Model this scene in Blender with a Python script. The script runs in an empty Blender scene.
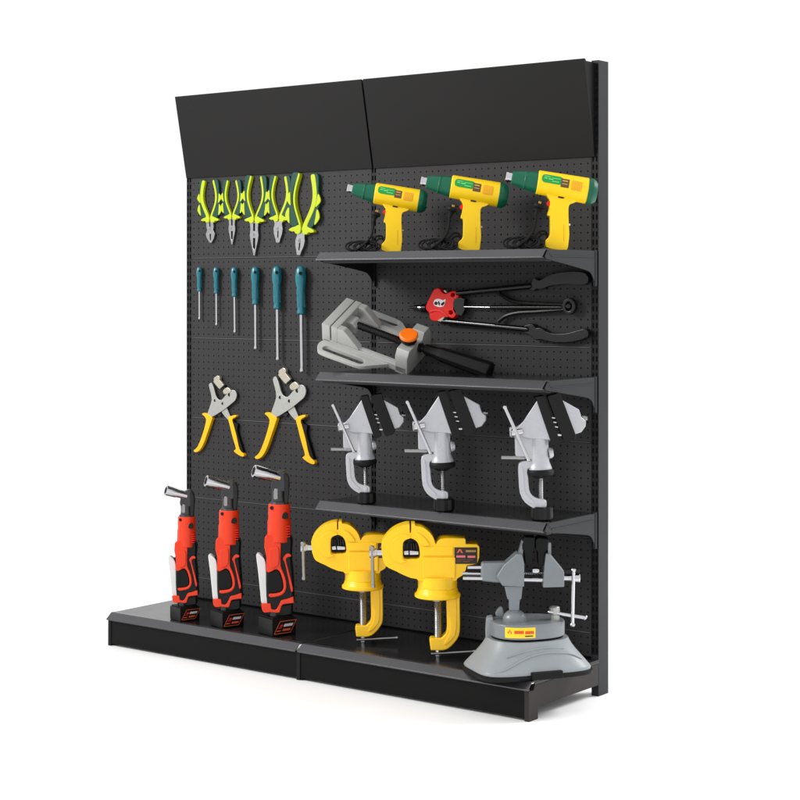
import bpy, bmesh, math, random
from mathutils import Vector, Matrix
random.seed(4)
S = bpy.context.scene
COL = S.collection
# ------------------------------------------------------------------ camera
F, YH, YAW = 1719.3128, 287.1759, 0.652
CAM = Vector((4.5957, -4.6914, 1.2917))
cd = bpy.data.cameras.new('camera'); cam = bpy.data.objects.new('camera', cd); COL.objects.link(cam)
cd.sensor_width = 36; cd.lens = 36 * F / 800; cd.shift_y = (YH - 400) / 800
cd.clip_end = 300
cam.location = CAM; cam.rotation_euler = (math.pi / 2, 0, YAW)
S.camera = cam
# ------------------------------------------------------------------ world and lamps
w = bpy.data.worlds.new("World"); S.world = w; w.use_nodes = True
bg = w.node_tree.nodes['Background']; bg.inputs['Color'].default_value = (1, 1, 1, 1); bg.inputs['Strength'].default_value = 1.06
def area(name, loc, target, size, power, col=(1, 1, 1), spread=180):
    l = bpy.data.lights.new(name, 'AREA'); l.shape = 'DISK'; l.size = size; l.energy = power; l.color = col; l.spread = math.radians(spread)
    o = bpy.data.objects.new(name, l); COL.objects.link(o); o.location = loc
    o.rotation_euler = (Vector(target) - Vector(loc)).to_track_quat('-Z', 'Y').to_euler(); return o
area('key_lamp', (-1.1, -3.0, 2.9), (.75, 0, 1.4), 1.3, 34, (1, .985, .96), 90)
area('added_floor_fill', (4.2, 3.2, 3.6), (3.0, 1.5, 0), 2.0, 70, (1, 1, 1), 90)  # added, unseen: whitens the floor and washes out the rack's shadow
S.view_settings.view_transform = 'Standard'; S.view_settings.look = 'None'
S.view_settings.exposure = 0; S.view_settings.gamma = 1
S.render.engine = 'CYCLES'
try: S.cycles.max_bounces = 8
except Exception: pass

# ------------------------------------------------------------------ maths of the view used to measure the tools
FWD = Vector((-math.sin(YAW), math.cos(YAW), 0)); RGT = Vector((math.cos(YAW), math.sin(YAW), 0)); UP = Vector((0, 0, 1))
def ray(X, Y): return FWD + RGT * ((X - 400) / F) + UP * ((YH - Y) / F)
def hit(X, Y, p, n):
    d = ray(X, Y); n = Vector(n); return CAM + d * ((Vector(p) - CAM).dot(n) / d.dot(n))

def lin(c):
    c = c / 255; return c / 12.92 if c <= .04045 else ((c + .055) / 1.055) ** 2.4
MATS = {}
def mat(name, rgb, rough=.5, metal=0., spec=.5, noise=.06, nscale=60, bump=0., bscale=400, coat=0.):
    if name in MATS: return MATS[name]
    m = bpy.data.materials.new(name); m.use_nodes = True; nt = m.node_tree; b = nt.nodes['Principled BSDF']
    col = tuple(lin(x) for x in rgb)
    tc = nt.nodes.new('ShaderNodeTexCoord')
    nz = nt.nodes.new('ShaderNodeTexNoise'); nz.inputs['Scale'].default_value = nscale; nz.inputs['Detail'].default_value = 5
    nt.links.new(tc.outputs['Object'], nz.inputs['Vector'])
    mx = nt.nodes.new('ShaderNodeMix'); mx.data_type = 'RGBA'
    mx.inputs['A'].default_value = tuple(x * (1 - noise) for x in col) + (1,)
    mx.inputs['B'].default_value = tuple(min(1, x * (1 + noise)) for x in col) + (1,)
    nt.links.new(nz.outputs['Fac'], mx.inputs['Factor']); nt.links.new(mx.outputs['Result'], b.inputs['Base Color'])
    mr = nt.nodes.new('ShaderNodeMapRange'); mr.inputs['To Min'].default_value = max(0.02, rough - .08); mr.inputs['To Max'].default_value = min(1, rough + .08)
    nt.links.new(nz.outputs['Fac'], mr.inputs['Value']); nt.links.new(mr.outputs['Result'], b.inputs['Roughness'])
    b.inputs['Metallic'].default_value = metal; b.inputs['Specular IOR Level'].default_value = spec
    b.inputs['Coat Weight'].default_value = coat; b.inputs['Coat Roughness'].default_value = .15
    if bump:
        n2 = nt.nodes.new('ShaderNodeTexNoise'); n2.inputs['Scale'].default_value = bscale; n2.inputs['Detail'].default_value = 3
        nt.links.new(tc.outputs['Object'], n2.inputs['Vector'])
        bp = nt.nodes.new('ShaderNodeBump'); bp.inputs['Strength'].default_value = bump; bp.inputs['Distance'].default_value = .0006
        nt.links.new(n2.outputs['Fac'], bp.inputs['Height']); nt.links.new(bp.outputs['Normal'], b.inputs['Normal'])
    MATS[name] = m; return m
PANEL = mat('powder coated panel', (47, 46, 47), .6, 0, .17, .05, 8, .25, 900)
HEADER = mat('powder coated header', (28, 27, 27), .55, 0, .13, .04, 5, .2, 900)
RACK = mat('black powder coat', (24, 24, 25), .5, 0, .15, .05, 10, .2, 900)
DECK = mat('satin black deck', (26, 26, 27), .2, 0, .4, .05, 10, .1, 900)
LIP = mat('satin grey strip', (80, 80, 83), .26, .6, .5, .05, 12)
KICK = mat('matt black kick coat', (17, 17, 17), .5, 0, .1, .05, 10, .15, 900)
DARK = mat('dark cavity', (14, 14, 14), .8, 0, .2)
BLACK = mat('black plastic', (16, 16, 17), .38, 0, .22, .08, 90)
RUBBER = mat('black rubber', (14, 15, 16), .55, 0, .18, .08, 90)
BLKMETAL = mat('black oxide steel', (20, 19, 19), .32, 0, .35, .1, 120)
GLOSSBLK = mat('glossy black steel', (14, 13, 13), .25, 0, .35, .1, 120)
YEL = mat('yellow plastic', (252, 208, 14), .42, 0, .35, .03, 60)
YELC = mat('yellow cast enamel', (252, 199, 8), .32, 0, .45, .05, 70, .35, 260)
YELG = mat('lime yellow grip', (170, 184, 10), .42, 0, .3, .04, 90)
YELH = mat('golden yellow grip', (238, 178, 0), .35, 0, .35, .04, 90)
TEAL = mat('dark teal grip', (14, 62, 52), .5, 0, .25, .08, 120)
GREEN = mat('green plastic', (2, 90, 64), .4, 0, .35, .05, 80)
LOGO = mat('bright green label', (20, 150, 60), .45, 0, .4, .05, 80)
LIME = mat('pale green print', (120, 215, 130), .5)
ORNY = mat('amber grille', (232, 158, 0), .5)
BROWN = mat('brown label', (92, 66, 34), .5)
TURQ = mat('turquoise handle', (0, 98, 112), .25, 0, .45, .14, 140, 0, 100, .4)
CHROME = mat('chrome', (196, 196, 200), .13, 1, .5, .05, 60)
STEEL = mat('brushed steel', (150, 150, 152), .3, .95, .5, .12, 160)
SATIN = mat('satin nickel plate', (172, 172, 168), .36, .7, .5, .08, 120)
CREAM = mat('cream plated jaw', (180, 174, 158), .3, .6, .5, .08, 120)
GREYC = mat('cast grey aluminium', (170, 171, 168), .4, .2, .45, .07, 80, .5, 300)
SILV = mat('silver grey enamel', (182, 183, 189), .3, .3, .5, .06, 60, .3, 260)
BLUEG = mat('blue grey enamel', (118, 124, 128), .34, .2, .5, .07, 60, .4, 260)
PALEG = mat('pale grey plastic shell', (138, 144, 147), .38, 0, .4, .04, 50)
RED = mat('vermilion plastic', (224, 56, 20), .36, 0, .35, .05, 70)
REDB = mat('red casting', (222, 18, 6), .34, 0, .35, .05, 70)
WHITE = mat('white plastic', (212, 213, 212), .4, 0, .4, .03, 60)
ORANGE = mat('orange knob', (252, 118, 18), .45, 0, .4, .04, 60)
NECK = mat('gunmetal', (60, 61, 63), .34, .5, .5, .1, 100)
PRINTR = mat('red print', (214, 40, 20), .5)
PRINTP = mat('pink print', (236, 120, 124), .5)
PRINTW = mat('white print', (225, 225, 225), .5)
PRINTO = mat('orange print', (222, 96, 50), .5)
PRINTK = mat('gold print', (196, 160, 80), .5)
LBLK = mat('black label', (34, 18, 16), .35)
LYEL = mat('yellow label', (255, 208, 10), .4)
DKGREEN = mat('dark green print', (40, 70, 30), .5)
LITSIDE = mat('lit side black coat', (44, 45, 48), .5, 0, .2, .06, 20, .2, 900)  # lighter copy of the black rack coat; light on right-hand sides put into colour
BROWNK = mat('worn base plate coat', (46, 41, 39), .45, 0, .2, .08, 14, .2, 900)

# ------------------------------------------------------------------ mesh helpers
def finish(bm, name, m, parent=None, smooth=35, matrix=None):
    me = bpy.data.meshes.new(name); bmesh.ops.recalc_face_normals(bm, faces=bm.faces); bm.to_mesh(me); bm.free()
    me.materials.append(m)
    if smooth:
        for p in me.polygons: p.use_smooth = True
        me.set_sharp_from_angle(angle=math.radians(smooth))
    o = bpy.data.objects.new(name, me); COL.objects.link(o)
    if parent: o.parent = parent
    if smooth and len(me.polygons) < 9000:
        md = o.modifiers.new('weighted', 'WEIGHTED_NORMAL'); md.keep_sharp = True; md.weight = 80
    return o
def sm(pts, n=5, closed=True):
    out = []; N = len(pts)
    for i in range(N if closed else N - 1):
        g = (lambda k: Vector(pts[k % N])) if closed else (lambda k: Vector(pts[min(max(k, 0), N - 1)]))
        p0, p1, p2, p3 = g(i - 1), g(i), g(i + 1), g(i + 2)
        for j in range(n):
            t = j / n
            out.append(.5 * ((2 * p1) + (p2 - p0) * t + (2 * p0 - 5 * p1 + 4 * p2 - p3) * t * t + (3 * p1 - p0 - 3 * p2 + p3) * t ** 3))
    if not closed: out.append(Vector(pts[-1]))
    return [tuple(v) for v in out]
def circ(x, y, r, n=16, ry=None, a0=0):
    ry = ry or r; return [(x + r * math.cos(a0 + k * 2 * math.pi / n), y + ry * math.sin(a0 + k * 2 * math.pi / n)) for k in range(n)]
def add(bm, tmp, M=None):
    if M is not None: bmesh.ops.transform(tmp, matrix=M, verts=tmp.verts)
    me = bpy.data.meshes.new('t'); tmp.to_mesh(me); tmp.free(); bm.from_mesh(me); bpy.data.meshes.remove(me)
def bevel(t, off, seg, ang=30):
    if off <= 0: return
    es = [e for e in t.edges if len(e.link_faces) == 2 and e.calc_face_angle(0) > math.radians(ang)]
    if es: bmesh.ops.bevel(t, geom=es, offset=off, segments=seg, affect='EDGES', clamp_overlap=True, profile=.5)
def prism3(front, ext, holes=(), bev=0., seg=2):
    """front: list of 3-D points (planar loop), ext: extrusion vector -> bmesh"""
    t = bmesh.new(); loops = [front] + list(holes); es = []
    for lp in loops:
        vs = [t.verts.new(p) for p in lp]
        for i in range(len(vs)): es.append(t.edges.new((vs[i], vs[(i + 1) % len(vs)])))
    bmesh.ops.triangle_fill(t, use_beauty=True, use_dissolve=False, edges=es)
    if not holes and len(t.faces) > 1:
        bmesh.ops.dissolve_faces(t, faces=t.faces[:])
    r = bmesh.ops.extrude_face_region(t, geom=t.faces[:])
    bmesh.ops.translate(t, vec=ext, verts=[v for v in r['geom'] if isinstance(v, bmesh.types.BMVert)])
    bmesh.ops.recalc_face_normals(t, faces=t.faces)
    if holes: bmesh.ops.dissolve_limit(t, angle_limit=.01, verts=t.verts, edges=t.edges)
    bevel(t, bev, seg)
    return t
def box(bm, c, size, rot=None, bev=0., seg=2):
    t = bmesh.new(); bmesh.ops.create_cube(t, size=1); bmesh.ops.scale(t, vec=size, verts=t.verts)
    bevel(t, bev, seg)
    M = Matrix.Translation(c) @ (rot.to_4x4() if rot else Matrix())
    add(bm, t, M)
def boxx(bm, x0, x1, y0, y1, z0, z1, bev=0.): box(bm, ((x0 + x1) / 2, (y0 + y1) / 2, (z0 + z1) / 2), (x1 - x0, y1 - y0, z1 - z0), None, bev)
def lathe(bm, A, B, prof, n=24, cap=True, a0=0.):
    """A, B: 3-D ends; prof: [(t 0..1 or beyond, r in metres)]"""
    A = Vector(A); B = Vector(B); d = (B - A); L = d.length; d.normalize()
    u = d.orthogonal().normalized()
    ref = Vector((0, 0, 1)) if abs(d.z) < .9 else Vector((1, 0, 0))
    u = (ref - d * ref.dot(d)).normalized(); v = d.cross(u)
    rings = []
    for t, r in prof:
        c = A + d * (t * L)
        rings.append([bm.verts.new(c + (u * math.cos(a0 + k * 2 * math.pi / n) + v * math.sin(a0 + k * 2 * math.pi / n)) * max(r, 1e-5)) for k in range(n)])
    for a, b in zip(rings, rings[1:]):
        for k in range(n): bm.faces.new((a[k], a[(k + 1) % n], b[(k + 1) % n], b[k]))
    if cap: bm.faces.new(rings[0][::-1]); bm.faces.new(rings[-1])
def tube(bm, pts, r, n=10):
    pts = [Vector(p) for p in pts]; rr = r if isinstance(r, (list, tuple)) else [r] * len(pts)
    u = None; rings = []
    for i, p in enumerate(pts):
        d = (pts[min(i + 1, len(pts) - 1)] - pts[max(i - 1, 0)]).normalized()
        u = d.orthogonal().normalized() if u is None else (u - d * u.dot(d)).normalized()
        v = d.cross(u)
        rings.append([bm.verts.new(p + (u * math.cos(k * 2 * math.pi / n) + v * math.sin(k * 2 * math.pi / n)) * rr[i]) for k in range(n)])
    for a, b in zip(rings, rings[1:]):
        for k in range(n): bm.faces.new((a[k], a[(k + 1) % n], b[(k + 1) % n], b[k]))
    bm.faces.new(rings[0][::-1]); bm.faces.new(rings[-1])
def rod(bm, A, B, r, n=14, bev=.25): lathe(bm, A, B, [(0, r * .7), (.02, r), (.98, r), (1, r * .7)], n)
def kids(o): return [c for c in bpy.data.objects if c.parent == o]
def copy_tree(o, parent=None):
    c = o.copy(); COL.objects.link(c); c.parent = parent
    for ch in kids(o): copy_tree(ch, c)
    return c

class Tool:
    """a thing whose base is an Empty; shapes are given by measured points (X, Y) and w = thickness towards the room, unit = one measured step"""
    def __init__(s, name, label, cat, group, X, Y, plane_p, plane_n, yaw=YAW):
        s.P = hit(X, Y, plane_p, plane_n); s.X, s.Y = X, Y
        s.d = (s.P - CAM).dot(FWD); s.s = s.d / F; s.yaw = yaw
        s.n = Vector((math.sin(yaw), -math.cos(yaw), 0))     # towards the viewer
        s.inv = Matrix.Rotation(-yaw, 3, 'Z')
        o = bpy.data.objects.new(name, None); COL.objects.link(o); o.empty_display_size = .05
        o.location = s.P; o.rotation_euler = (0, 0, yaw); o['label'] = label; o['category'] = cat
        if group: o['group'] = group
        s.root = o
    def L(s, X, Y, w=0):
        return s.inv @ (hit(X, Y, s.P + s.n * (w * s.s), s.n) - s.P)
    def prism(s, bm, pts, w0, w1, bev=0., seg=2, holes=()):
        f = [s.L(x, y, w1) for x, y in pts]; h = [[s.L(x, y, w1) for x, y in hh] for hh in holes]
        add(bm, prism3(f, Vector((0, (w1 - w0) * s.s, 0)), h, bev * s.s, seg))
    def plate(s, name, m, pts, w0, w1, bev=0., seg=2, holes=(), parent=None):
        bm = bmesh.new(); s.prism(bm, pts, w0, w1, bev, seg, holes); return finish(bm, name, m, parent or s.root)
    def lathe(s, name, m, a, b, prof, parent=None, n=24, a0=0.):
        bm = bmesh.new(); lathe(bm, s.L(*a), s.L(*b), [(t, r * s.s) for t, r in prof], n, True, a0); return finish(bm, name, m, parent or s.root)
    def rods(s, name, m, segs, parent=None, n=14):
        bm = bmesh.new()
        for a, b, r in segs: rod(bm, s.L(*a), s.L(*b), r * s.s, n)
        return finish(bm, name, m, parent or s.root)
    def tube(s, name, m, runs, parent=None, n=8):
        bm = bmesh.new()
        for pts, r in runs:
            q = sm([tuple(s.L(*p)) for p in pts], 5, False); tube(bm, q, r * s.s, n)
        return finish(bm, name, m, parent or s.root)
    def again(s, label, X, Y, k, plane_p, plane_n):
        P = hit(X, Y, plane_p, plane_n); sc = ((P - CAM).dot(FWD) / F) / s.s * k
        o = copy_tree(s.root); o.location = P; o.scale = (sc, sc, sc); o['label'] = label; return o
def Zm(ox, oy, k): return lambda *pts: [(ox + x / k, oy + y / k) for x, y in pts]

# ------------------------------------------------------------------ SETTING: white studio floor
bm = bmesh.new()
bmesh.ops.create_grid(bm, x_segments=2, y_segments=2, size=60)
o = finish(bm, 'floor', mat('white studio floor', (250, 250, 250), .8, 0, .1, .0), None, 0); o['kind'] = 'structure'

# ------------------------------------------------------------------ the display rack
W = .9; D = .407; ZB = .117
rk = bpy.data.objects.new('display_rack', None); COL.objects.link(rk)
rk['label'] = 'black two-bay steel pegboard display rack standing on the white floor, holding all the tools'; rk['category'] = 'display rack'
HT = 1.7036; TOP = 2.0086

def holed(bm, x0, x1, z0, z1, y, px, pz, hw, hh, n, depth, round_=True):
    nx = max(1, round((x1 - x0) / px)); nz = max(1, round((z1 - z0) / pz)); dx = (x1 - x0) / nx; dz = (z1 - z0) / nz
    V = {}
    def gv(x, z):
        k = (round(x, 6), round(z, 6))
        if k not in V: V[k] = bm.verts.new((x, y, z))
        return V[k]
    for i in range(nx):
        for j in range(nz):
            cx = x0 + (i + .5) * dx; cz = z0 + (j + .5) * dz
            out = [gv(cx + a * dx / 2, cz + b * dz / 2) for a, b in ((1, 0), (1, 1), (0, 1), (-1, 1), (-1, 0), (-1, -1), (0, -1), (1, -1))]
            inn = []; bk = []
            for k in range(8):
                a = k * math.pi / 4; ca, sa = math.cos(a), math.sin(a)
                if not round_:
                    mxx = max(abs(ca), abs(sa)); ca /= mxx; sa /= mxx
                inn.append(bm.verts.new((cx + hw * ca, y, cz + hh * sa))); bk.append(bm.verts.new((cx + hw * ca, y + depth, cz + hh * sa)))
            for k in range(8):
                k2 = (k + 1) % 8
                bm.faces.new((out[k], out[k2], inn[k2], inn[k])); bm.faces.new((inn[k], inn[k2], bk[k2], bk[k]))
zs = [.121, .1967, .4977, .7992, 1.0997, 1.4006, HT + .02]
for bx0, bx1 in ((.022, .889), (.911, 1.776)):
    for z0, z1 in zip(zs, zs[1:]):
        bm = bmesh.new()
        a, b = z0 + .003, z1 - .0035
        holed(bm, bx0, bx1, a, b, 0, .0254, .0251, .0028, .0028, 8, .006)
        # folded edges: a rounded shoulder along the top and bottom
        for zz, sg in ((b, 1), (a, -1)):
            prev = [bm.verts.new((bx0, 0, zz)), bm.verts.new((bx1, 0, zz))]
            for dy, dz in ((.0006, .0011), (.0022, .0022), (.012, .0024)):
                cur = [bm.verts.new((bx0, dy, zz + sg * dz)), bm.verts.new((bx1, dy, zz + sg * dz))]
                bm.faces.new((prev[0], prev[1], cur[1], cur[0])); prev = cur
        finish(bm, 'pegboard_panel', PANEL, rk, 25)
        if z1 < 1.5:      # lighter grey rod on the joint; its colour stands for light on the fold
            bm = bmesh.new(); rod(bm, (bx0 + .002, -.0002, z1 + .0005), (bx1 - .002, -.0002, z1 + .0005), .0019, 8)
            finish(bm, 'hem_highlight', mat('painted hem highlight', (70, 70, 72), .5, .2, .3), rk)
bm = bmesh.new(); boxx(bm, .01, 1.79, .016, .020, .05, 2.0); finish(bm, 'back_sheet', DARK, rk)
# uprights with slots
for x0, x1 in ((-.004, .022), (.889, .911), (1.776, 1.802)):
    bm = bmesh.new()
    pw = (x1 - x0) / 2
    holed(bm, x0, x1, .13, 2.0, .001, pw, .0262, .0030, .0082, 8, .005, False)
    finish(bm, 'slotted_strip', RACK, rk, 25)
    bm = bmesh.new()
    boxx(bm, x0, x1, .0075, .061, 0, TOP)
    boxx(bm, x0, x0 + .0015, .0012, .0078, .13, 2.0); boxx(bm, x1 - .0015, x1, .0012, .0078, .13, 2.0)
    boxx(bm, x0, x1, .0012, .0078, 0, .13); boxx(bm, x0, x1, .0012, .0078, 2.0, TOP)
    finish(bm, 'upright', LITSIDE if x0 > 1 else RACK, rk)
# header boards leaning forward
for x0, x1 in ((0, .8965), (.9035, 1.790)):
    bm = bmesh.new()
    th = .012
    prof = [(-.006, HT), (-.0672, 2.0075), (-.0672 + .004, 2.0075 + .001), (-.0672 + th, 2.0055), (-.006 + .006, HT + .002)]
    f = [Vector((x0, y, z)) for y, z in prof]
    add(bm, prism3(f, Vector((x1 - x0, 0, 0)), (), .0012, 2))
    hd = finish(bm, 'header_board', HEADER, rk)
    for gx in (x0 + .003, x1 - .006):
        bm = bmesh.new(); add(bm, prism3([Vector((gx, y, z)) for y, z in ((-.001, HT + .012), (-.054, 2.002), (-.001, 2.002))], Vector((.003, 0, 0))))
        finish(bm, 'gusset', HEADER, hd)
# base: decks, lips, kick plates
def lip(bm, x0, x1, yt, zt, yb, zb, th=.003):
    prof = [(yt + .02, zt), (yt, zt), (yb, zb + .004), (yb, zb), (yb + .012, zb), (yb + .012, zb + th), (yb + th, zb + th), (yt + .001, zt - th), (yt + .02, zt - th)]
    add(bm, prism3([Vector((x0, y, z)) for y, z in prof], Vector((x1 - x0, 0, 0)), (), .0006, 2))
for x0, x1 in ((-.002, .895), (.904, 1.8045)):
    bm = bmesh.new(); boxx(bm, x0, min(x1, 1.7755), -.372, -.002, ZB - .004, ZB, .0008)
    if x1 > 1: boxx(bm, 1.7757, x1, -.372, -.0005, ZB - .004, ZB, .0008); boxx(bm, x1 - .003, x1, -.372, -.0005, .1052, ZB - .0042, .0006)
    dk = finish(bm, 'base_deck', DECK, rk)
    bm = bmesh.new(); lip(bm, x0, x1, -.388, ZB + .0012, -.412, ZB - .0235); boxx(bm, x0, x1, -.3872, -.373, ZB - .003, ZB - .0005); finish(bm, 'deck_lip', LIP, rk)
    bm = bmesh.new(); boxx(bm, x0 + .012 if x0 < 0 else x0 - .008, x1 - (.0 if x0 < 0 else .012), -.399, -.396, .008, ZB - .0215, .0006); finish(bm, 'kick_plate', KICK, rk)
def base_bracket(x0, x1, m):
    f = [Vector((x0, y, z)) for y, z in ((-.402, 0), (-.402, .091), (-.375, .091), (-.370, .104), (-.001, .104), (-.001, .036), (-.352, .036), (-.352, 0))]
    bm = bmesh.new(); add(bm, prism3(f, Vector((x1 - x0, 0, 0)), (), .0015, 2)); return finish(bm, 'base_bracket', m, rk)
base_bracket(-.004, .010, RACK); base_bracket(.892, .908, RACK); bb = base_bracket(1.786, 1.803, BROWNK)
bm = bmesh.new()
for y, z in ((-.392, .085), (-.392, .055)): boxx(bm, 1.779, 1.7856, y - .006, y + .006, z - .004, z + .004)
finish(bm, 'mounting_tab', RACK, rk)
for x0, x1 in ((.892, .914),):
    bm = bmesh.new(); boxx(bm, x0 + .002, x1, -.398, -.37, -.0 , .007, .001); finish(bm, 'foot', BLACK, rk)

# ------------------------------------------------------------------ three shelves
def shelf(z, label):
    r = bpy.data.objects.new('shelf', None); COL.objects.link(r); r.location = (W, 0, z); r['label'] = label; r['category'] = 'shelf'; r['group'] = 'shelves hooked into the right bay'
    bm = bmesh.new(); boxx(bm, .008, .893, -.285, -.003, -.004, 0, .0008)
    boxx(bm, .008, .893, -.286, -.283, -.036, -.0045); boxx(bm, .008, .893, -.283, -.265, -.036, -.034)
    finish(bm, 'shelf_deck', DECK, r)
    bm = bmesh.new(); lip(bm, .002, .893, -.293, .0012, -.317, -.027); boxx(bm, .002, .893, -.2925, -.286, -.003, -.0005); finish(bm, 'shelf_lip', LIP, r)
    for x0, m in ((.003, RACK), (.8935, LITSIDE)):
        pts = sm([(-.297, -.012), (-.297, -.028), (-.2, -.042), (-.075, -.060), (-.038, -.070), (-.02, -.09), (-.006, -.112)], 4, False)
        f = [Vector((x0, y, zz)) for y, zz in [(-.003, -.001), (-.288, -.001)] + pts + [(-.003, -.112)]]
        bm = bmesh.new(); add(bm, prism3(f, Vector((.0035, 0, 0)), (), .0006, 1))
        if x0 > .5:
            boxx(bm, x0 + .0034, x0 + .0056, -.27, -.02, -.0225, -.019, .0006)
            boxx(bm, x0 - .004, x0 + .0055, -.012, -.0015, -.112, .002, .001)
            for y, zz in ((-.283, -.006), (-.276, -.014)): boxx(bm, x0 + .0034, x0 + .0046, y - .003, y + .003, zz - .002, zz + .002)
        else: boxx(bm, x0, x0 + .009, -.012, -.0015, -.112, -.002, .001)
        finish(bm, 'bracket', m, r)
shelf(1.4068, 'top black steel shelf carrying the three yellow heat guns')
shelf(1.0080, 'middle black steel shelf under the grey machine vise')
shelf(.5785, 'lowest of the three hooked-in shelves, carrying the three silver clamp vises')
NY = Vector((0, 1, 0)); NZ = Vector((0, 0, 1))
BOARD = (Vector((0, -.001, 0)), NY)

# ------------------------------------------------------------------ five pliers on the board
def plier(label, top, guard, tip, kind, wl, wr):
    t = Tool('pliers', label, 'pliers', 'yellow and green pliers hanging on the pegboard', guard[0], guard[1], *BOARD, yaw=0)
    ax = Vector((top[0] - guard[0], top[1] - guard[1])); H = ax.length; ay = ax.normalized(); sx = Vector((-ay.y, ay.x)) if ay.y < 0 else Vector((ay.y, -ay.x))
    G = Vector(guard)
    def at(u, v): p = G + ay * (v * H) + sx * (u * H); return (p.x, p.y)
    k = H / 38
    for sd, yw in ((-1, wl), (1, wr)):
        off = [(.0, .02), (.12, .035), (.28, .095), (.45, .15), (.62, .168), (.8, .15), (1.0, .11)]
        g = [(o + .02, v) for v, o in off]
        outer = [(.105, 1.02), (.16, 1.05), (.23, 1.03), (.255, .9), (.26, .75), (.29, .62), (.3, .5), (.265, .38), (.25, .22), (.18, .06), (.04, .04)]
        grip = sm([at(sd * u, v) for u, v in [(o + .03, v) for v, o in off[1:-1]][::1]] + [at(sd * u, v) for u, v in outer[:-1]], 3)
        gp = t.plate('grip', TEAL, grip, 0, 2.6 * k, .9 * k, 3)
        inn = [at(sd * (o - .012), v) for v, o in off]; outr = [at(sd * (o + yw), v) for v, o in off]
        t.plate('handle_core', YELG, sm(inn + [at(sd * (.11 + yw * .5), 1.035)] + outr[::-1], 3), 0, 3.1 * k, .6 * k, 2)
        for (v0, v1) in ((.12, .40), (.44, .68)):
            vm = (v0 + v1) / 2
            pd = [(.225, v0), (.275, v0 + .05), (.312, vm), (.285, v1 - .03), (.25, v1), (.238, vm)]
            t.plate('grip_pad', YELG, sm([at(sd * u, v) for u, v in pd], 3), 2.2 * k, 3.2 * k, .4 * k, 2, parent=gp)
        gd = [(.015, .07), (.07, .1), (.12, .07), (.18, .045), (.235, .0), (.18, -.03), (.13, -.025), (.1, -.065), (.03, -.055), (.012, 0)]
        t.plate('finger_guard', YELG, sm([at(sd * u, v) for u, v in gd], 3), 0, 3.5 * k, .7 * k, 2)
    J = (Vector(tip) - G); JL = J.length; jy = J.normalized(); jx = Vector((-jy.y, jy.x))
    def jt(u, v): p = G + jy * (v * JL) + jx * (u * JL); return (p.x, p.y)
    shp = {'cut': [(.15, .05), (.16, .3), (.13, .45), (.2, .62), (.16, .8), (.05, 1), (0, 1.01)],
           'needle': [(.12, .05), (.105, .25), (.125, .42), (.1, .6), (.045, .85), (.022, .99), (0, 1.0)],
           'comb': [(.2, .05), (.15, .2), (.19, .42), (.17, .62), (.1, .85), (.07, .99), (0, 1.0)]}[kind]
    sl = .03 if kind != 'comb' else .025
    hole = [jt(-sl, .5), jt(sl, .5), jt(sl * .9, .78), jt(0, .83), jt(-sl * .9, .78)]
    slot = [jt(-.025, .08), jt(.025, .08), jt(.025, .3), jt(-.025, .3)] if kind != 'comb' else None
    if kind == 'cut': hole = [jt(-.035, .62), jt(.035, .62), jt(.02, .9), jt(-.02, .9)]
    ol = [jt(u, v) for u, v in shp] + [jt(-u, v) for u, v in shp[::-1][1:]]
    jw = t.plate('jaw', STEEL, ol, 0.4 * k, 2.4 * k, .3, 2, holes=[hole] + ([slot] if slot else []))
    pv = jt(0, .4); t.lathe('pivot_bolt', STEEL, (pv[0], pv[1], 2.2 * k), (pv[0], pv[1], 2.8 * k), [(0, 1.4 * k), (.7, 1.4 * k), (1, 1.0 * k)], n=16)
    return t
plier('diagonal cutting pliers with short blunt jaw, leftmost of the hanging pliers', (208.6, 181.5), (209.6, 220), (210.5, 242.5), 'cut', .07, .035)
plier('small needle-nose pliers with slim pointed jaw, shorter of the two needle-nose pairs', (231.7, 181.5), (231.7, 217.5), (231.8, 244.6), 'needle', .035, .035)
plier('long needle-nose pliers with the longest pointed jaw, middle of the hanging pliers', (255.7, 177.5), (254.0, 220.5), (254.0, 255.6), 'needle', .03, .03)
plier('small combination pliers with tapered flat jaw between long needle-nose and largest pair', (280.0, 177.5), (278.4, 219.0), (277.6, 242.6), 'comb', .03, .045)
plier('largest combination pliers with heavy square jaw, rightmost of the hanging pliers', (305.0, 175.5), (301.2, 230.6), (298.2, 255.2), 'comb', .022, .07)

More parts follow.
